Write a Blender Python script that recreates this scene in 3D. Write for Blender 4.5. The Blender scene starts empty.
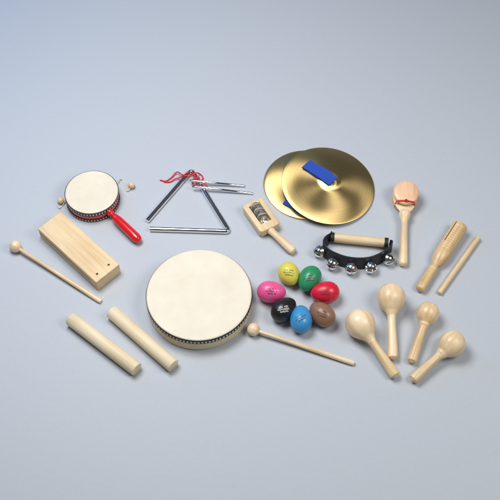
import bpy, bmesh, math, random
from mathutils import Vector, Matrix
random.seed(7)
C = bpy.context.scene.collection
PI = math.pi
# ---------------------------------------------------------------- camera
ELEV = math.radians(57); HF = math.radians(14); D = 1.93
T = math.tan(HF)
cam_loc = Vector((0, -D*math.cos(ELEV), D*math.sin(ELEV)))
FWD = Vector((0, math.cos(ELEV), -math.sin(ELEV))); UP = Vector((0, math.sin(ELEV), math.cos(ELEV)))
cd = bpy.data.cameras.new('camera'); cam = bpy.data.objects.new('camera', cd); C.objects.link(cam)
cam.location = cam_loc; cam.rotation_euler = (PI/2-ELEV, 0, 0)
cd.sensor_width = 36; cd.lens = 18/T; cd.clip_start = .05; cd.clip_end = 50
bpy.context.scene.camera = cam

def P(px, py, z=0.0):
    d = FWD + Vector((1,0,0))*((px-250)/250*T) + UP*((250-py)/250*T)
    k = (z-cam_loc.z)/d.z
    return cam_loc + d*k
def S(px, py):
    return (P(px,py)-cam_loc).dot(FWD)*2*T/500

# ---------------------------------------------------------------- materials
def new_mat(name):
    m = bpy.data.materials.new(name); m.use_nodes = True
    nt = m.node_tree; return m, nt, nt.nodes['Principled BSDF']
def plain(name, col, rough=.5, metal=0, coat=0, bump=0, bscale=400, ior=None):
    m, nt, b = new_mat(name)
    b.inputs['Base Color'].default_value = (*col, 1)
    b.inputs['Roughness'].default_value = rough; b.inputs['Metallic'].default_value = metal
    b.inputs['Coat Weight'].default_value = coat
    if bump:
        tc = nt.nodes.new('ShaderNodeTexCoord'); n = nt.nodes.new('ShaderNodeTexNoise'); n.inputs['Scale'].default_value = bscale
        n.inputs['Detail'].default_value = 4
        nt.links.new(tc.outputs['Object'], n.inputs['Vector'])
        bp = nt.nodes.new('ShaderNodeBump'); bp.inputs['Strength'].default_value = bump; bp.inputs['Distance'].default_value = .001
        nt.links.new(n.outputs['Fac'], bp.inputs['Height']); nt.links.new(bp.outputs['Normal'], b.inputs['Normal'])
    return m
def wood(name, light, dark, rough=.5, coat=0.0, along=14, across=170, strength=1.0):
    m, nt, b = new_mat(name); N = nt.nodes; L = nt.links
    tc = N.new('ShaderNodeTexCoord'); oi = N.new('ShaderNodeObjectInfo')
    comb = N.new('ShaderNodeCombineXYZ')
    for i in range(3): L.new(oi.outputs['Random'], comb.inputs[i])
    sc = N.new('ShaderNodeVectorMath'); sc.operation = 'SCALE'; sc.inputs['Scale'].default_value = 3.0
    L.new(comb.outputs[0], sc.inputs[0])
    ad = N.new('ShaderNodeVectorMath'); ad.operation = 'ADD'
    L.new(tc.outputs['Object'], ad.inputs[0]); L.new(sc.outputs[0], ad.inputs[1])
    mp = N.new('ShaderNodeMapping'); mp.inputs['Scale'].default_value = (along, across, across)
    L.new(ad.outputs[0], mp.inputs['Vector'])
    n = N.new('ShaderNodeTexNoise'); n.inputs['Scale'].default_value = 1; n.inputs['Detail'].default_value = 5; n.inputs['Distortion'].default_value = .4
    L.new(mp.outputs[0], n.inputs['Vector'])
    n2 = N.new('ShaderNodeTexNoise'); n2.inputs['Scale'].default_value = 1; n2.inputs['Detail'].default_value = 3
    mp2 = N.new('ShaderNodeMapping'); mp2.inputs['Scale'].default_value = (along*1.2, across*.25, across*.25)
    L.new(ad.outputs[0], mp2.inputs['Vector']); L.new(mp2.outputs[0], n2.inputs['Vector'])
    mx = N.new('ShaderNodeMath'); mx.operation = 'MULTIPLY_ADD'; mx.inputs[1].default_value = .5
    h = N.new('ShaderNodeMath'); h.operation = 'MULTIPLY'; h.inputs[1].default_value = .5
    L.new(n2.outputs['Fac'], h.inputs[0]); L.new(n.outputs['Fac'], mx.inputs[0]); L.new(h.outputs[0], mx.inputs[2])
    cr = N.new('ShaderNodeValToRGB'); cr.color_ramp.elements[0].position = .36; cr.color_ramp.elements[1].position = .57
    cr.color_ramp.elements[0].color = (*dark, 1); cr.color_ramp.elements[1].color = (*light, 1)
    L.new(mx.outputs[0], cr.inputs[0])
    hs = N.new('ShaderNodeHueSaturation')
    mr = N.new('ShaderNodeMapRange'); mr.inputs['To Min'].default_value = .91; mr.inputs['To Max'].default_value = 1.05
    L.new(oi.outputs['Random'], mr.inputs[0]); L.new(mr.outputs[0], hs.inputs['Value']); L.new(cr.outputs[0], hs.inputs['Color'])
    mr2 = N.new('ShaderNodeMapRange'); mr2.inputs['To Min'].default_value = 1.08; mr2.inputs['To Max'].default_value = .92
    L.new(oi.outputs['Random'], mr2.inputs[0]); L.new(mr2.outputs[0], hs.inputs['Saturation'])
    L.new(hs.outputs[0], b.inputs['Base Color'])
    b.inputs['Roughness'].default_value = rough; b.inputs['Coat Weight'].default_value = coat; b.inputs['Coat Roughness'].default_value = .22
    bp = N.new('ShaderNodeBump'); bp.inputs['Strength'].default_value = .14; bp.inputs['Distance'].default_value = .0006
    L.new(n.outputs['Fac'], bp.inputs['Height']); L.new(bp.outputs['Normal'], b.inputs['Normal'])
    return m
M = {}
M['wood'] = wood('pale beech', (.83,.66,.43), (.69,.50,.29), .5)
M['claves'] = wood('pale clave wood', (.84,.72,.50), (.74,.59,.38), .5)
M['lacq'] = wood('lacquered maple', (.84,.66,.42), (.67,.46,.24), .40, .25, 10, 120)
M['block'] = wood('block wood', (.83,.65,.41), (.66,.46,.25), .5, 0, 8, 120)
M['guiro'] = wood('guiro wood', (.76,.55,.30), (.58,.38,.18), .4, .2)
M['shell'] = wood('pinkish castanet wood', (.80,.52,.31), (.66,.38,.20), .38, .25)
def skin_mat():
    m, nt, b = new_mat('drum skin'); N = nt.nodes; L = nt.links
    tc = N.new('ShaderNodeTexCoord')
    n = N.new('ShaderNodeTexNoise'); n.inputs['Scale'].default_value = 24; n.inputs['Detail'].default_value = 7; n.inputs['Roughness'].default_value = .66
    L.new(tc.outputs['Object'], n.inputs['Vector'])
    cr = N.new('ShaderNodeValToRGB'); cr.color_ramp.elements[0].position = .28; cr.color_ramp.elements[1].position = .72
    cr.color_ramp.elements[0].color = (.69,.62,.485,1); cr.color_ramp.elements[1].color = (.77,.71,.585,1)
    L.new(n.outputs['Fac'], cr.inputs[0]); L.new(cr.outputs[0], b.inputs['Base Color'])
    b.inputs['Roughness'].default_value = .5
    n2 = N.new('ShaderNodeTexNoise'); n2.inputs['Scale'].default_value = 500; n2.inputs['Detail'].default_value = 3
    L.new(tc.outputs['Object'], n2.inputs['Vector'])
    bp = N.new('ShaderNodeBump'); bp.inputs['Strength'].default_value = .14; bp.inputs['Distance'].default_value = .0005
    L.new(n2.outputs['Fac'], bp.inputs['Height']); L.new(bp.outputs['Normal'], b.inputs['Normal'])
    return m
M['skin'] = skin_mat()
M['red'] = plain('red lacquer', (.68,.012,.018), .2, 0, .5)
M['redcord'] = plain('red cord', (.68,.03,.04), .8, bump=.6, bscale=900)
M['chrome'] = plain('chrome', (.86,.86,.87), .04, 1)
M['bell'] = plain('nickel', (.80,.79,.77), .15, 1)
M['jingle'] = plain('jingle steel', (.84,.82,.78), .27, 1, bump=.1)
M['blackstrap'] = plain('black leather', (.012,.012,.016), .5, bump=.4, bscale=600)
M['blue'] = plain('blue webbing', (.012,.065,.40), .75, bump=.7, bscale=800)
M['string'] = plain('pale string', (.72,.62,.45), .8)
M['print_dark'] = plain('dark print', (.03,.03,.035), .5)
M['print_light'] = plain('pale print', (.65,.65,.62), .5)
def check_mat(name, n, z0, z1, base, sq, duty=.5):
    m, nt, b = new_mat(name); N = nt.nodes; L = nt.links
    tc = N.new('ShaderNodeTexCoord'); sp = N.new('ShaderNodeSeparateXYZ'); L.new(tc.outputs['Object'], sp.inputs[0])
    def mt(op, a, bb=None):
        k = N.new('ShaderNodeMath'); k.operation = op
        for i, v in enumerate((a, bb)):
            if v is None: continue
            if isinstance(v, (int, float)): k.inputs[i].default_value = v
            else: L.new(v, k.inputs[i])
        return k.outputs[0]
    a = mt('FRACT', mt('MULTIPLY', mt('ADD', mt('ARCTAN2', sp.outputs['Y'], sp.outputs['X']), PI), n/(2*PI)))
    f = mt('MULTIPLY', mt('LESS_THAN', a, duty), mt('MULTIPLY', mt('GREATER_THAN', sp.outputs['Z'], z0), mt('LESS_THAN', sp.outputs['Z'], z1)))
    mx = N.new('ShaderNodeMix'); mx.data_type = 'RGBA'; L.new(f, mx.inputs['Factor'])
    mx.inputs['A'].default_value = (*base, 1); mx.inputs['B'].default_value = (*sq, 1)
    L.new(mx.outputs['Result'], b.inputs['Base Color']); b.inputs['Roughness'].default_value = .5
    return m
def brass():
    m, nt, b = new_mat('lathed brass'); N = nt.nodes; L = nt.links
    b.inputs['Metallic'].default_value = 1; b.inputs['Roughness'].default_value = .35
    b.inputs['Anisotropic'].default_value = .85
    tg = N.new('ShaderNodeTangent'); tg.direction_type = 'RADIAL'; tg.axis = 'Z'; L.new(tg.outputs[0], b.inputs['Tangent'])
    tc = N.new('ShaderNodeTexCoord'); sp = N.new('ShaderNodeSeparateXYZ'); L.new(tc.outputs['Object'], sp.inputs[0])
    cx = N.new('ShaderNodeCombineXYZ'); L.new(sp.outputs['X'], cx.inputs[0]); L.new(sp.outputs['Y'], cx.inputs[1])
    ln = N.new('ShaderNodeVectorMath'); ln.operation = 'LENGTH'; L.new(cx.outputs[0], ln.inputs[0])
    ns = N.new('ShaderNodeTexNoise'); ns.noise_dimensions = '1D'; ns.inputs['Scale'].default_value = 800; ns.inputs['Detail'].default_value = 4
    L.new(ln.outputs['Value'], ns.inputs['W'])
    cr = N.new('ShaderNodeValToRGB'); cr.color_ramp.elements[0].position = .3; cr.color_ramp.elements[1].position = .7
    cr.color_ramp.elements[0].color = (.66,.46,.18,1); cr.color_ramp.elements[1].color = (.84,.63,.29,1)
    L.new(ns.outputs['Fac'], cr.inputs[0]); L.new(cr.outputs[0], b.inputs['Base Color'])
    bp = N.new('ShaderNodeBump'); bp.inputs['Strength'].default_value = .06; bp.inputs['Distance'].default_value = .0003
    L.new(ns.outputs['Fac'], bp.inputs['Height']); L.new(bp.outputs['Normal'], b.inputs['Normal'])
    return m
M['brass'] = brass()

# ---------------------------------------------------------------- mesh helpers
def obj(name, bm, mat, parent=None, smooth=True, angle=40):
    me = bpy.data.meshes.new(name)
    bmesh.ops.recalc_face_normals(bm, faces=bm.faces)
    bm.to_mesh(me); bm.free()
    if smooth:
        me.polygons.foreach_set('use_smooth', [True]*len(me.polygons))
        me.set_sharp_from_angle(angle=math.radians(angle))
    me.materials.append(mat)
    o = bpy.data.objects.new(name, me); C.objects.link(o)
    if parent: o.parent = parent
    return o
def tag(o, label, cat, group=None):
    o['label'] = label; o['category'] = cat
    if group: o['group'] = group
    return o
def empty(name, mat4, label, cat, group=None):
    o = bpy.data.objects.new(name, None); C.objects.link(o); o.empty_display_size = .02
    o.matrix_world = mat4
    return tag(o, label, cat, group)
def frame(p0, p1, up=Vector((0,0,1))):
    x = (p1-p0).normalized(); y = up.cross(x).normalized(); z = x.cross(y)
    m = Matrix((x, y, z)).transposed().to_4x4(); m.translation = p0
    return m
def cat(pts, n=6):
    out = []
    for i in range(len(pts)-1):
        p0 = pts[max(i-1,0)]; p1 = pts[i]; p2 = pts[i+1]; p3 = pts[min(i+2,len(pts)-1)]
        for k in range(n):
            t = k/n
            out.append(tuple(.5*((2*b)+(-a+c)*t+(2*a-5*b+4*c-d)*t*t+(-a+3*b-3*c+d)*t**3) for a,b,c,d in zip(p0,p1,p2,p3)))
    out.append(tuple(pts[-1])); return out
def lathe_bm(prof, axis='X', seg=56, bm=None, off=Vector((0,0,0))):
    bm = bm or bmesh.new(); rings = []
    for (h, r) in prof:
        if r < 1e-6:
            v = (h,0,0) if axis == 'X' else (0,0,h)
            rings.append([bm.verts.new(Vector(v)+off)]); continue
        ring = []
        for k in range(seg):
            a = 2*PI*k/seg; c, s = r*math.cos(a), r*math.sin(a)
            v = (h,c,s) if axis == 'X' else (c,s,h)
            ring.append(bm.verts.new(Vector(v)+off))
        rings.append(ring)
    for a, b in zip(rings, rings[1:]):
        for k in range(seg):
            k2 = (k+1) % seg
            if len(a) == 1 and len(b) == 1: continue
            if len(a) == 1: bm.faces.new((a[0], b[k], b[k2]))
            elif len(b) == 1: bm.faces.new((a[k], a[k2], b[0]))
            else: bm.faces.new((a[k], a[k2], b[k2], b[k]))
    return bm
def tube_bm(pts, r, seg=12, bm=None, closed=False):
    bm = bm or bmesh.new(); pts = [Vector(p) for p in pts]; n = len(pts)
    rings = []; prev = None
    for i, p in enumerate(pts):
        a = pts[i-1] if (i or closed) else p; b = pts[(i+1) % n] if (i < n-1 or closed) else p
        t = (b-a).normalized()
        if prev is None:
            u = t.cross(Vector((0,0,1)))
            if u.length < .05: u = t.cross(Vector((0,1,0)))
        else: u = prev - t*prev.dot(t)
        u.normalize(); prev = u; w = t.cross(u)
        rr = r(i/(n-1)) if callable(r) else r
        rings.append([bm.verts.new(p+u*rr*math.cos(2*PI*k/seg)+w*rr*math.sin(2*PI*k/seg)) for k in range(seg)])
    pairs = list(zip(rings, rings[1:])) + ([(rings[-1], rings[0])] if closed else [])
    for a, b in pairs:
        for k in range(seg): bm.faces.new((a[k], a[(k+1)%seg], b[(k+1)%seg], b[k]))
    if not closed: bm.faces.new(rings[0][::-1]); bm.faces.new(rings[-1])
    return bm
def strip_bm(pts, widths, thick):
    bm = bmesh.new(); R = []
    for p, w, t in zip(pts, widths, thick):
        p, w, t = Vector(p), Vector(w), Vector(t)
        R.append([bm.verts.new(p+w+t), bm.verts.new(p-w+t), bm.verts.new(p-w-t), bm.verts.new(p+w-t)])
    for a, b in zip(R, R[1:]):
        for k in range(4): bm.faces.new((a[k], a[(k+1)%4], b[(k+1)%4], b[k]))
    bm.faces.new(R[0][::-1]); bm.faces.new(R[-1]); return bm
def box_bm(cx, cy, cz, lx, ly, lz, bev=0, seg=3, bm=None, vert_bev=0):
    bm = bm or bmesh.new()
    g = bmesh.ops.create_cube(bm, size=1)
    for v in g['verts']:
        v.co = Vector((cx+v.co.x*lx, cy+v.co.y*ly, cz+v.co.z*lz))
    if vert_bev:
        es = [e for e in bm.edges if abs(e.verts[0].co.z-e.verts[1].co.z) > lz*.5]
        bmesh.ops.bevel(bm, geom=es, offset=vert_bev, segments=6, profile=.5, affect='EDGES')
        bm.normal_update()
        es = [e for e in bm.edges if len(e.link_faces) == 2 and e.link_faces[0].normal.dot(e.link_faces[1].normal) < .3]
        bmesh.ops.bevel(bm, geom=es, offset=bev, segments=seg, profile=.5, affect='EDGES')
    elif bev: bmesh.ops.bevel(bm, geom=list({e for v in g['verts'] for e in v.link_edges}), offset=bev, segments=seg, profile=.5, affect='EDGES')
    return bm
def boolean(o, cutters, op='DIFFERENCE'):
    for cbm in cutters:
        me = bpy.data.meshes.new('cutter'); bmesh.ops.recalc_face_normals(cbm, faces=cbm.faces); cbm.to_mesh(me); cbm.free()
        c = bpy.data.objects.new('cutter', me); C.objects.link(c)
        par = o.parent; o.parent = None
        mw = o.matrix_basis.copy(); c.matrix_basis = mw
        md = o.modifiers.new('b', 'BOOLEAN'); md.operation = op; md.object = c; md.solver = 'EXACT'
        bpy.context.view_layer.update()
        dg = bpy.context.evaluated_depsgraph_get()
        nm = bpy.data.meshes.new_from_object(o.evaluated_get(dg))
        o.modifiers.clear(); o.data = nm
        nm.polygons.foreach_set('use_smooth', [True]*len(nm.polygons)); nm.set_sharp_from_angle(angle=math.radians(30))
        bpy.data.objects.remove(c); o.parent = par
def T4(p): return Matrix.Translation(p)

# ---------------------------------------------------------------- backdrop sheet (floor sweeping up)
def sweep():
    bm = bmesh.new(); prof = [(-2.6,0)]
    prof += [(-2.6+i*.4, 0) for i in range(1,10)]
    y0, R = 1.05, .9
    prof += [(y0+R*math.sin(a), R-R*math.cos(a)) for a in [i*PI/2/16 for i in range(17)]]
    prof += [(y0+R, 2.6)]
    rows = [[bm.verts.new((x, y, z)) for (y, z) in prof] for x in (-2.4, -1.2, 0, 1.2, 2.4)]
    for a, b in zip(rows, rows[1:]):
        for k in range(len(prof)-1): bm.faces.new((a[k], b[k], b[k+1], a[k+1]))
    m, nt, b = new_mat('blue grey backdrop paper'); N = nt.nodes; L = nt.links
    tc = N.new('ShaderNodeTexCoord'); n = N.new('ShaderNodeTexNoise'); n.inputs['Scale'].default_value = 160; n.inputs['Detail'].default_value = 6
    L.new(tc.outputs['Object'], n.inputs['Vector'])
    cr = N.new('ShaderNodeValToRGB'); cr.color_ramp.elements[0].position = .25; cr.color_ramp.elements[1].position = .75
    cr.color_ramp.elements[0].color = (.455,.490,.540,1); cr.color_ramp.elements[1].color = (.475,.510,.560,1)
    L.new(n.outputs['Fac'], cr.inputs[0]); L.new(cr.outputs[0], b.inputs['Base Color'])
    b.inputs['Roughness'].default_value = .6; b.inputs['Specular IOR Level'].default_value = .3
    bp = N.new('ShaderNodeBump'); bp.inputs['Strength'].default_value = .05; bp.inputs['Distance'].default_value = .0005
    L.new(n.outputs['Fac'], bp.inputs['Height']); L.new(bp.outputs['Normal'], b.inputs['Normal'])
    o = obj('backdrop', bm, m); o['kind'] = 'structure'
    tag(o, 'seamless pale blue grey studio sheet under the instruments', 'backdrop')
sweep()

# ---------------------------------------------------------------- frame drum
def frame_drum():
    h = .038; c = P(199, 293.5, h); r = .0965
    t = empty('frame_drum', T4((c.x, c.y, 0)), 'large round frame drum with a cream skin head and a checkered black band', 'drum')
    sh = [(.001, r-.008), (.001, r-.001), (.002, r), (h-.004, r), (h-.004, r-.008), (.001, r-.008)]
    obj('shell', lathe_bm(sh, 'Z', 128), M['claves'], t)
    bd = [(h-.0125, r+.0002), (h-.0125, r+.0010), (h-.003, r+.0010), (h-.0022, r+.0004), (h-.0022, r+.0002)]
    obj('band', lathe_bm(bd, 'Z', 128), check_mat('black band with pale squares', 92, h-.0105, h-.0055, (.015,.015,.015), (.72,.68,.58)), t)
    hd = [(h-.0024, r-.0002), (h-.0012, r-.0003), (h-.0003, r-.0014), (h, r-.003), (h-.0003, r-.006), (h-.0006, r*.6), (h-.0006, 0)]
    obj('drum_head', lathe_bm(hd, 'Z', 128), M['skin'], t)
frame_drum()

# ---------------------------------------------------------------- small drum with handle
def pellet_drum():
    h = .030; c = P(91.5, 191.5, h); r = 26*S(92,195)
    e = P(140, 241.5, .011)
    base = Vector((c.x, c.y, 0)); ang = math.atan2(e.y-c.y, e.x-c.x)
    t = empty('pellet_drum', T4(base), 'small red handled drum with two beads on strings and a cream head', 'drum')
    sh = [(.003, r-.006), (.003, r-.001), (.004, r), (h-.004, r), (h-.004, r-.006), (.003, r-.006)]
    obj('shell', lathe_bm(sh, 'Z', 96), M['red'], t)
    for (z0, z1) in ((h-.0115, h-.002), (.001, .0085)):
        bd = [(z0, r+.0002), (z0, r+.0012), (z1, r+.0012), (z1, r+.0002)]
        obj('band', lathe_bm(bd, 'Z', 96), check_mat('small checkered band', 56, z0+.0022, z1-.002, (.015,.012,.012), (.72,.66,.58)), t)
    hd = [(h-.0024, r), (h-.001, r-.0004), (h, r-.0025), (h-.0004, r-.005), (h-.0006, 0)]
    obj('drum_head', lathe_bm(hd, 'Z', 96), M['skin'], t)
    hd2 = [(.0008, 0), (.0008, r-.002), (.002, r)]
    obj('drum_head', lathe_bm(hd2, 'Z', 96), M['skin'], t)
    p0 = Vector((c.x+math.cos(ang)*r*.98, c.y+math.sin(ang)*r*.98, .0155)) - base
    p1 = e - base; L = (p1-p0).length
    f = frame(p0, p1)
    pr = cat([(0,.0), (0,.0066), (.003,.0072), (.006,.0066), (.0085,.0046), (.012,.0042), (.016,.0058), (.022,.0078), (.034,.0090), (L*.7,.0096), (L*.88,.0094), (L*.96,.0074), (L*.993,.0035), (L,0)], 4)
    pr = [(x, max(0, q)) for x, q in pr]
    o = obj('handle', lathe_bm(pr, 'X', 40), M['red'], t); o.matrix_local = f
    for (bx, by, sx, sy, mids) in ((131.5,185.5,117,186,[(122,179),(127,191)]), (61,200.5,67.5,199,[(63,205),(59,208),(57,203)])):
        bp_ = P(bx, by, .0068)-base
        b = obj('bead', lathe_bm([(-.0068*math.cos(k*PI/12), .0068*math.sin(k*PI/12)) for k in range(13)], 'Z', 24), M['lacq'], t); b.location = bp_
        a0 = math.atan2(P(sx,sy).y-c.y, P(sx,sy).x-c.x)
        s = Vector((math.cos(a0)*r*1.0, math.sin(a0)*r*1.0, .013))
        pts = [s] + [P(mx, my, .002)-base for mx, my in mids] + [bp_]
        obj('string', tube_bm(cat([tuple(p) for p in pts], 8), .0010, 8), M['string'], t)
pellet_drum()

# ---------------------------------------------------------------- wood block
def wood_block():
    h = .030
    a = P(59.5,210,h); b_ = P(118,263,h); d = P(39,229.5,h)
    ctr = (b_+d)/2; x = (b_-a).normalized(); L = (b_-a).length; W = .057
    m = frame(Vector((ctr.x,ctr.y,0)), Vector((ctr.x,ctr.y,0))+Vector((x.x,x.y,0)))
    bm = box_bm(0,0,h/2,L,W,h,.0018,3)
    o = obj('wood_block', bm, M['block'], None, True, 30); o.matrix_world = m
    ctrs = []
    ctrs.append(box_bm(-.008,-W/2+.010,h*.56,L-.02,.034,.0042))
    ctrs.append(box_bm(.006,W/2-.012,h*.38,L-.02,.030,.0042))
    for yy in (-.015, .0135):
        ctrs.append(lathe_bm([(h-.012,0),(h-.012,.0024),(h+.005,.0024),(h+.005,0)], 'Z', 20, None, Vector((L/2-.0135, yy, 0))))
    boolean(o, ctrs)
    tag(o, 'rectangular wooden tone block with side slots and two small holes in its top', 'wood block')
wood_block()

# ---------------------------------------------------------------- sticks and mallets
def mallet(hx, hy, ex, ey, R, label):
    hc = P(hx, hy, R); e = P(ex, ey, .0042)
    m = frame(hc, e); L = (e-hc).length
    t = empty('mallet', m, label, 'mallet', 'wooden ball mallets')
    obj('head', lathe_bm([(-R*math.cos(k*PI/24)*.97, R*math.sin(k*PI/24)) for k in range(25)], 'X', 40), M['lacq'], t)
    obj('stick', lathe_bm(cat([(R*.6,.0), (R*.6,.0030), (L*.3,.0034), (L*.6,.0040), (L*.9,.0046), (L-.002,.0044), (L,.003), (L,0)],3), 'X', 24), M['lacq'], t)
mallet(15.5, 246.5, 101, 301.5, 6.2*S(15,246), 'ball headed wooden mallet lying beside the wood block at the left')
mallet(253.5, 329.5, 354, 363.5, 6.6*S(253,329), 'ball headed wooden mallet between the large frame drum and the maracas')

def clave(ax, ay, bx, by, R, label):
    p0, p1 = P(ax, ay, R), P(bx, by, R); L = (p1-p0).length
    pr = [(0,0), (0,R-.0014), (.0004,R-.0006), (.0013,R), (L-.0013,R), (L-.0004,R-.0006), (L,R-.0014), (L,0)]
    o = obj('clave', lathe_bm(pr, 'X', 56), M['claves'], None, True, 50); o.matrix_world = frame(p0, p1)
    tag(o, label, 'clave', 'pale wooden claves')
clave(70.5, 318.5, 137, 369.5, .0128, 'pale wooden clave, the outer left one of the pair below the wood block')
clave(111.5, 311.5, 173.5, 366, .0128, 'pale wooden clave lying nearer the large frame drum')

# ---------------------------------------------------------------- triangle
def triangle():
    r = .0049
    Q = [P(150,229,r), P(229.5,231.5,r), P(191.5,170,r), P(147,221,r)]
    def arc(a, b, c, rad=.010, n=8):
        u = (a-b).normalized(); w = (c-b).normalized(); p, q = b+u*rad, b+w*rad
        return [p*(1-t)**2 + b*2*t*(1-t) + q*t*t for t in [i/n for i in range(n+1)]]
    pts = [Q[0]] + arc(Q[0],Q[1],Q[2]) + arc(Q[1],Q[2],Q[3]) + [Q[3]]
    base = sum(Q, Vector())/4; base.z = 0
    t = empty('triangle', T4(base), 'chrome steel triangle with a red cord tied at its top corner', 'triangle')
    obj('steel_rod', tube_bm([p-base for p in pts], r, 28), M['chrome'], t)
    cord = [(160,180,.002),(166,181,.002),(172,177,.003),(177,172,.006),(183,175,.0125),(190,176,.013),(196,173,.012),(200,174,.003),(203,178,.003),(200,183,.009),(204,188,.0055),(203,192,.002)]
    obj('cord', tube_bm(cat([tuple(P(x,y,z)-base) for x,y,z in cord], 8), .0013, 10), M['redcord'], t)
    cord = [(164,182,.002),(170,182,.002),(175,179,.004),(181,177,.006),(187,173,.0125),(192,172,.013),(195,177,.013),(192,182,.004),(197,186,.006),(203,183,.0085),(207,186,.008),(205,190,.002)]
    obj('cord', tube_bm(cat([tuple(P(x,y,z)-base) for x,y,z in cord], 8), .0013, 10), M['redcord'], t)
    kn = obj('knot', tube_bm([(.0045*math.cos(a), .003*math.sin(2*a), .003*math.sin(a)) for a in [i*2*PI/24 for i in range(24)]], .0017, 8, None, True), M['redcord'], t)
    kn.location = P(197,179,.0125)-base
triangle()
def beater(ax, ay, az, bx, by, label):
    r = .0024; p0, p1 = P(ax,ay,az), P(bx,by,r); L = (p1-p0).length
    o = obj('triangle_beater', lathe_bm([(0,0),(0,r*.7),(.001,r),(L-.001,r),(L,r*.7),(L,0)], 'X', 20), M['chrome'], None, True, 50)
    o.matrix_world = frame(p0, p1); tag(o, label, 'beater', 'thin steel triangle beaters')
beater(190,180.5,.0128,245,186,'thin steel beater crossing the triangle, the upper of the two rods')
beater(192,186.5,.0128,253,193.5,'thin steel beater crossing the triangle, the lower of the two rods')

# ---------------------------------------------------------------- jingle stick
def jingle_stick():
    h = .018
    p0 = P(251.5,203.5,h/2+.004); p1 = P(270.5,230.5,h/2+.004); e = P(294,252,.0085)
    m = frame(p0, p1); L = (p1-p0).length; W = .044
    t = empty('jingle_stick', m, 'short wooden handle frame holding a row of silver jingles in its slot', 'jingle')
    o = obj('wooden_frame', box_bm(L/2,0,0,L,W,h,.0025,3,None,.0065), M['wood'], t, True, 30)
    cx = L/2-.003
    boolean(o, [box_bm(cx,0,0,L*.64,W*.54,h*2)])
    mi = m.inverted(); el = mi @ e; s = Vector((L-.001,0,0)); Lh = (el-s).length
    hd = obj('handle', lathe_bm(cat([(0,0),(0,.0072),(Lh*.2,.0068),(Lh*.5,.0078),(Lh*.85,.0086),(Lh*.97,.0072),(Lh,.003),(Lh,0)],4), 'X', 32), M['wood'], t)
    hd.matrix_local = frame(s, el)
    obj('pin', tube_bm([(cx-L*.33,0,.002),(cx+L*.33,0,.002)], .0009, 10), M['jingle'], t)
    R = .0114
    pr = [(-.0002,0),(-.0030,.002),(-.0024,.0045),(0,.0068),(.0002,R),(.0008,R),(.0006,.0068),(-.0017,.0045),(-.0022,.002),(.0004,0)]
    for i, (u, tl, tw) in enumerate(((-.56,-.80,.14),(-.40,-.68,-.12),(-.12,-.82,.16),(.04,-.68,-.08),(.34,-.80,.14),(.50,-.66,-.10))):
        j = obj('jingle_disc', lathe_bm(pr, 'X', 40), M['jingle'], t)
        j.matrix_local = Matrix.Translation((cx+u*L*.40, 0, .0064)) @ Matrix.Rotation(tw,4,'Z') @ Matrix.Rotation(tl,4,'Y')
jingle_stick()

# ---------------------------------------------------------------- cymbals
def cym_prof(r):
    top = [(0.0180,.0025),(.0179,.005),(.0174,.010),(.0162,.0145),(.0144,.018),(.0128,.0215),(.0114,.027),(.0088,.045),(.0058,.068),(.0025,.085),(.0004,r-.0006),(0,r)]
    th = .0009
    bot = [(z-th, q) for z, q in reversed(top)]; bot[0] = (-.0008, r-.0002)
    return cat(top, 4) + bot + [top[0]]
def strap_loop(dirv, back, length, rise, half_w, end_z, base_z=.0178):
    d = Vector((*dirv,0)).normalized(); w = Vector((-d.y,d.x,0))*half_w
    Z = lambda z: Vector((0,0,z))
    pts = [-d*back*.2+Z(base_z+.0008), -d*back*.8+Z(base_z+.0008), -d*back+Z(base_z+.0018), -d*back*.6+Z(base_z+rise*.8), d*length*.3+Z(base_z+rise), d*length*.65+Z(base_z*.6+end_z*.4+rise*.7),
           d*length*.93+Z(end_z+.0040), d*length+Z(end_z+.0026), d*length*.93+Z(end_z+.0010), d*length*.6+Z((base_z+end_z)*.53), d*length*.25+Z(base_z+.0006), Z(base_z+.0008)]
    c = [Vector(p) for p in cat([tuple(p) for p in pts], 6)]
    ws, ts = [], []
    for i, p in enumerate(c):
        a = c[max(i-1,0)]; b = c[min(i+1,len(c)-1)]; tt = (b-a).normalized(); n = tt.cross(w).normalized()*.0006
        ws.append(w*(1+.05*math.sin(i*.35))); ts.append(n)
    return strip_bm(c, ws, ts)
def cymbal(mw, r, strap, label):
    t = empty('cymbal', mw, label, 'cymbal', 'pair of brass hand cymbals')
    obj('disc', lathe_bm(cym_prof(r), 'Z', 160), M['brass'], t, True, 60)
    obj('strap', strap, M['blue'], t, True, 50)
rc = .0935
c2 = P(306.5,185,.0)
dv = P(287,209)-P(306,184)
cymbal(T4((c2.x,c2.y,.001)), .0865, strap_loop((dv.x,dv.y), .012, .070, .003, .0125, .0054), 'brass hand cymbal lying underneath, mostly covered, its blue strap end showing')
c1 = P(328,186,.011)
dv = P(301,168)-P(328,186)
tilt = Matrix.Translation((c1.x,c1.y,.0145)) @ Matrix.Rotation(math.radians(6.8),4,Vector((.15,1,0)))
cymbal(tilt, rc, strap_loop((dv.x,dv.y), .008, .060, .0030, .0132, .0100), 'brass hand cymbal lying on top of its pair, blue strap across its centre')

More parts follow.
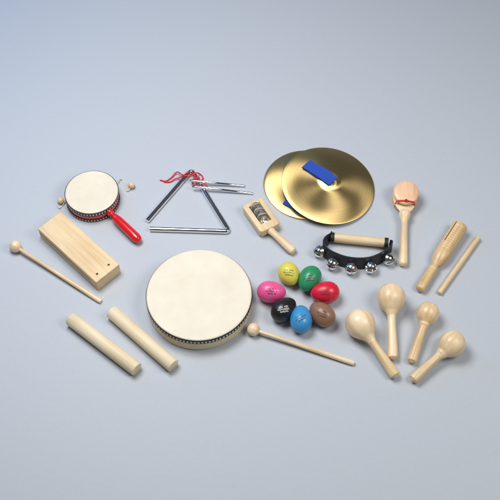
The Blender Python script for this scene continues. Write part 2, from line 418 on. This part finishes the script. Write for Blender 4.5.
# ---------------------------------------------------------------- castanet on a handle
def castanet():
    zc = .0185
    e = P(403,266,.0085)
    hc = P(405.3,196,zc); m = frame(hc, e); L = (e-hc).length; s = S(405,195)
    R = 12.8*s
    def pear(bm, kx, ky):
        for v in bm.verts:
            if v.co.x > 0:
                q = v.co.x/R; v.co.y *= 1-ky*q*q; v.co.x *= 1+kx
        return bm
    t = empty('handle_castanet', m, 'wooden castanet clapper on a turned handle, tied with red cord', 'castanet')
    pad = pear(lathe_bm([(-.0026,0),(-.0026,R*.90),(-.0016,R*.95),(.0016,R*.95),(.0026,R*.90),(.0026,0)], 'Z', 64), .72, .24)
    obj('paddle', pad, M['wood'], t)
    a = R*1.36
    obj('handle', lathe_bm(cat([(a,0),(a,.0080),(a+.005,.0112),(a+.010,.0112),(a+.017,.0088),(a+.026,.0064),(a+.040,.0064),(L*.75,.0076),(L*.92,.0088),(L*.975,.0076),(L-.001,.004),(L,0)],4), 'X', 36), M['lacq'], t)
    out = cat([(0,R),(.0030,R*1.0),(.0054,R*.95),(.0070,R*.82),(.0080,R*.5),(.0083,R*.25),(.0084,0)], 3)
    dome = [(.0050,0),(.0046,R*.45),(.0020,R*.72),(0,R*.80),(-.0002,R*.90)] + out
    sh = obj('shell', pear(lathe_bm([(z,q) for z,q in dome], 'Z', 64), .10, .05), M['shell'], t)
    sh.matrix_local = Matrix.Translation((-.002,0,.0084)) @ Matrix.Rotation(math.radians(4),4,'Y')
    sh2 = obj('shell', pear(lathe_bm([(-z,q) for z,q in dome], 'Z', 64), .10, .05), M['shell'], t)
    sh2.matrix_local = Matrix.Translation((.003,0,-.0076)) @ Matrix.Rotation(math.radians(-4),4,'Y')
    pts = []; n = 40; x0, yw, zt, zb = R*.82, R*.74, .0152, .0158
    for k in range(n+1):
        q = 2*PI*k/n; cy, cz = math.cos(q), math.sin(q)
        pts.append(Vector((x0, yw*math.copysign(abs(cy)**.6, cy), (zt if cz > 0 else zb)*math.copysign(abs(cz)**.5, cz))))
    ws = [Vector((.0014,0,0))]*len(pts); ts = [Vector((0,p.y,p.z)).normalized()*.0006 for p in pts]
    obj('cord', strip_bm(pts, ws, ts), M['redcord'], t, True, 60)
    k = obj('knot', tube_bm([(.0018*math.cos(q), .0030*math.sin(q), .0012*math.sin(2*q)) for q in [i*2*PI/20 for i in range(20)]], .0012, 8, None, True), M['redcord'], t)
    k.location = (x0, .001, zt+.0014)
castanet()

# ---------------------------------------------------------------- sleigh bells on a wooden grip
def hand_bells():
    zc = .013
    a, b = P(331,237.5,zc), P(387.5,243,zc)
    base = (a+b)/2; base.z = 0
    t = empty('hand_bells', T4(base), 'curved black strap of silver bells fixed to a wooden grip', 'bells')
    L = (b-a).length
    g = obj('grip', lathe_bm([(0,0),(0,.0078),(.0015,.009),(L-.0015,.009),(L,.0078),(L,0)], 'X', 40), M['wood'], t, True, 50)
    g.matrix_local = frame(a-base, b-base)
    cl = [(331,238),(328.5,243),(324,247),(322.5,252),(327,258),(335,262.5),(345,266),(357,267.5),(369,266.5),(380,262),(388,256),(391,250),(389,246.5)]
    cl = [P(x,y,0)-base for x,y in cl]
    c = [Vector(p) for p in cat([(p.x,p.y,.0148) for p in cl], 6)]
    n = len(c); ws = []; ts = []
    for i in range(n):
        k = min(1, min(i, n-1-i)/9); k = k*k*(3-2*k)
        lean = Vector((0,-.0034,0))*k
        ws.append(Vector((0,0,.0088+.0052*k))-lean)
        tt = (c[min(i+1,n-1)]-c[max(i-1,0)]).normalized(); ts.append(tt.cross(Vector((0,0,1)))*.0010)
    obj('strap', strip_bm(c, ws, ts), M['blackstrap'], t, True, 50)
    ax = (b-a).normalized()
    for q in (.0025, L-.0025):
        w = obj('strap_end', lathe_bm([(-.0036,.0091),(-.0036,.0101),(.0036,.0101),(.0036,.0091)], 'X', 40), M['blackstrap'], t, True, 50)
        w.matrix_local = frame(a-base+ax*q, b-base)
    for (x, y, dx, dy) in ((319.5,251.5,-1,-.5),(332.5,264,-.6,-1),(351.5,268.5,0,-1),(371,267.5,.4,-1),(388.5,259,1,-.6)):
        R = .0118; bp = P(x,y,.0135)-base
        pr = []
        for k in range(25):
            q = k*PI/24; rr = R*(1.045 if k in (12,) else 1)
            pr.append((-R*math.cos(q), rr*math.sin(q)))
        o = obj('bell', lathe_bm(pr, 'X', 40), M['bell'], t)
        cut1 = box_bm(R*.75,0,0,R*1.1,R*3,.0019); cut2 = box_bm(R*.75,0,0,R*1.1,.0019,R*3)
        boolean(o, [cut1, cut2])
        o.matrix_local = frame(bp, bp+Vector((dx,dy,.55)))
hand_bells()

# ---------------------------------------------------------------- guiro and its scraper
def guiro():
    R = .0155
    p0, p1 = P(460.5,225.5,R), P(419,290.5,.0095)
    m = frame(p0, p1); L = (p1-p0).length
    t = empty('guiro', m, 'turned wooden rasp with a ribbed barrel and slim handle', 'guiro')
    body = [(0,0),(0,R-.003),(.0012,R-.0008),(.003,R)]
    x = .012; e = L*.45
    while x < e-.006:
        body += [(x,R),(x+.0008,R-.00045),(x+.0016,R)]; x += .0056
    body += [(L*.47,R),(L*.52,R*.93),(L*.57,R*.72),(L*.61,.0075),(L*.625,.0068),(L*.625,0)]
    o = obj('barrel', lathe_bm(body, 'X', 56), M['guiro'], t, True, 35)
    boolean(o, [box_bm(L*.15,-R*.55,R*.78,L*.34,.0018,R*.7)])
    h = [(L*.615,0),(L*.615,.0068),(L*.64,.0075),(L*.67,.0095),(L*.70,.0088),(L*.78,.0088),(L*.9,.0098),(L*.97,.0090),(L*.993,.006),(L,0)]
    obj('handle', lathe_bm(cat(h,4), 'X', 36), M['guiro'], t)
    r = .0052
    a, b = P(478.5,237.5,r), P(439,293.5,r); l2 = (b-a).length
    o = obj('scraper_stick', lathe_bm([(0,0),(0,r*.7),(.001,r),(l2-.001,r),(l2,r*.7),(l2,0)], 'X', 28), M['wood'], None, True, 50)
    o.matrix_world = frame(a, b); tag(o, 'plain straight wooden stick lying to the right of the ribbed rasp', 'stick')
guiro()

# ---------------------------------------------------------------- maracas
def maraca(hx, hy, ex, ey, Rp, label, rh=.0095):
    R = Rp*S(hx,hy); c = P(hx,hy,R); e = P(ex,ey,rh)
    m = frame(c, e); L = (e-c).length
    t = empty('maraca', m, label, 'maraca', 'pale wooden maracas')
    pr = [(-R*math.cos(k*PI/32), R*math.sin(k*PI/32)) for k in range(17)]
    pr += cat([(0,R),(R*.30,R*.965),(R*.58,R*.85),(R*.85,R*.665),(R*1.06,R*.48),(R*1.24,.0100),(R*1.42,.0080),(R*1.5,.0077)],4)[1:]
    pr += [(R*1.5,0)]
    obj('head', lathe_bm(pr, 'X', 56), M['lacq'], t, True, 50)
    n = R*1.49
    h = [(n,0),(n,.0075),(n+.004,.0074),(n+.25*(L-n),.0074),(n+.55*(L-n),.0085),(n+.8*(L-n),rh),(n+.93*(L-n),rh*.98),(L-.003,rh*.72),(L-.0006,rh*.33),(L,0)]
    obj('handle', lathe_bm(cat(h,5), 'X', 36), M['lacq'], t, True, 60)
maraca(360,323.5,396.5,377.5,14.6,'large wooden maraca with its head furthest left and nearest the mallet')
maraca(391,297,393,360,14,'wooden maraca pointing straight away, its head the topmost')
maraca(428,313,411,363,11.2,'smallest wooden maraca, third from the left', .0086)
maraca(452.5,343.5,411.5,381,13,'wooden maraca at the far right with its head nearest the corner')

# ---------------------------------------------------------------- egg shakers
def egg(px, py, col, name, textang, pr_mat, label, a=.0272, b=.0205):
    c = P(px,py,b); ctr = P(300,295,b); d = (c-ctr); d.z = 0; d.normalize()
    m = frame(c, c+d)
    em, nt, bs = new_mat(name); bs.inputs['Base Color'].default_value = (*col,1); bs.inputs['Roughness'].default_value = .33
    bs.inputs['Coat Weight'].default_value = .15; bs.inputs['Coat Roughness'].default_value = .2
    t = empty('egg_shaker', m, label, 'egg shaker', 'coloured egg shakers set in a ring')
    def rad(x):
        k = max(-1, min(1, x/a)); return b*math.sqrt(max(0,1-k*k))*(1+.13*k)*.985
    pr = [(-a*math.cos(k*PI/32), rad(-a*math.cos(k*PI/32))) for k in range(33)]
    pr[0] = (-a,0); pr[-1] = (a,0)
    obj('egg_body', lathe_bm(pr, 'X', 48), em, t)
    x_ax = d; y_ax = Vector((0,0,1)).cross(d)
    view = Vector((-c.x*.3, -.54, .84)).normalized()
    vy, vz = view.dot(y_ax), view.z
    phi0 = math.atan2(vy, vz); u0 = max(-.35*a, min(.35*a, view.dot(x_ax)*a*.8))
    ca = math.atan2(d.y, d.x)
    rot = math.radians(textang) - ca
    bm = bmesh.new(); rnd = random.Random(int(px*7+py))
    def put(s, q):
        u = s*math.cos(rot)-q*math.sin(rot); v = s*math.sin(rot)+q*math.cos(rot)
        x = u0+u; r = rad(x)+.00012; ph = phi0+v/max(r,.008)
        return Vector((x, r*math.sin(ph), r*math.cos(ph)))
    def seg(s0, q0, s1, q1, w=.00030):
        dx, dy = s1-s0, q1-q0; l = math.hypot(dx,dy) or 1; nx, ny = -dy/l*w, dx/l*w
        vs = [bm.verts.new(put(s0+nx,q0+ny)), bm.verts.new(put(s1+nx,q1+ny)), bm.verts.new(put(s1-nx,q1-ny)), bm.verts.new(put(s0-nx,q0-ny))]
        bm.faces.new(vs)
    for q, half, hh in ((.0052,.0078,.0026),(.0006,.0105,.0030),(-.0036,.0070,.0022)):
        s = -half
        while s < half:
            w = hh*.62
            if rnd.random() < .9:
                seg(s, q, s, q+hh)
                k = rnd.random()
                if k < .35: seg(s, q+hh, s+w, q+hh); seg(s+w, q+hh, s+w, q)
                elif k < .65: seg(s, q, s+w, q); seg(s, q+hh/2, s+w*.8, q+hh/2)
                else: seg(s, q+hh*.9, s+w, q+hh*.1)
            s += w*1.45
    obj('print', bm, pr_mat, t, False)
pd, pl = M['print_dark'], M['print_light']
egg(289,274,(.68,.62,.09),'yellow green plastic',-8,pd,'yellow green egg shaker with dark print, at the top of the ring', .0235,.0200)
egg(309.5,279,(.022,.26,.11),'green plastic',8,pd,'green egg shaker beside the yellow green one')
egg(271.5,292,(.80,.10,.30),'pink plastic',-3,pd,'pink egg shaker at the left of the ring')
egg(325,292.5,(.66,.012,.04),'red plastic',0,pd,'red egg shaker at the right of the ring above the brown one')
egg(284,309.5,(.012,.012,.014),'black plastic',12,pl,'black egg shaker with pale print between pink and blue')
egg(301,319,(.045,.28,.58),'blue plastic',30,pd,'blue egg shaker at the bottom of the ring')
egg(322,314,(.27,.135,.08),'brown plastic',-25,pd,'brown egg shaker below the red one')

# ---------------------------------------------------------------- lights
def area(name, loc, target, size, energy, col):
    l = bpy.data.lights.new(name, 'AREA'); l.shape = 'RECTANGLE'; l.size, l.size_y = size; l.energy = energy; l.color = col
    o = bpy.data.objects.new(name, l); C.objects.link(o); o.location = loc
    d = Vector(target)-Vector(loc); o.rotation_euler = d.to_track_quat('-Z','Y').to_euler(); return o
area('key_softbox', (-.38,.20,1.32), (-.04,-.02,0), (.75,.6), 18.5, (1,.985,.965))
area('fill_softbox', (1.0,-.35,1.4), (.12,-.02,0), (.7,.7), 12, (1,.98,.96))
area('blue_wash', (-1.25,.95,1.0), (-.5,.75,0), (.7,.7), 5.2, (.05,.38,1))
w = bpy.data.worlds.new('World'); bpy.context.scene.world = w; w.use_nodes = True
w.node_tree.nodes['Background'].inputs[0].default_value = (.90,.95,1,1); w.node_tree.nodes['Background'].inputs[1].default_value = .085
sc = bpy.context.scene
sc.view_settings.view_transform = 'Standard'; sc.view_settings.look = 'None'; sc.view_settings.exposure = 0
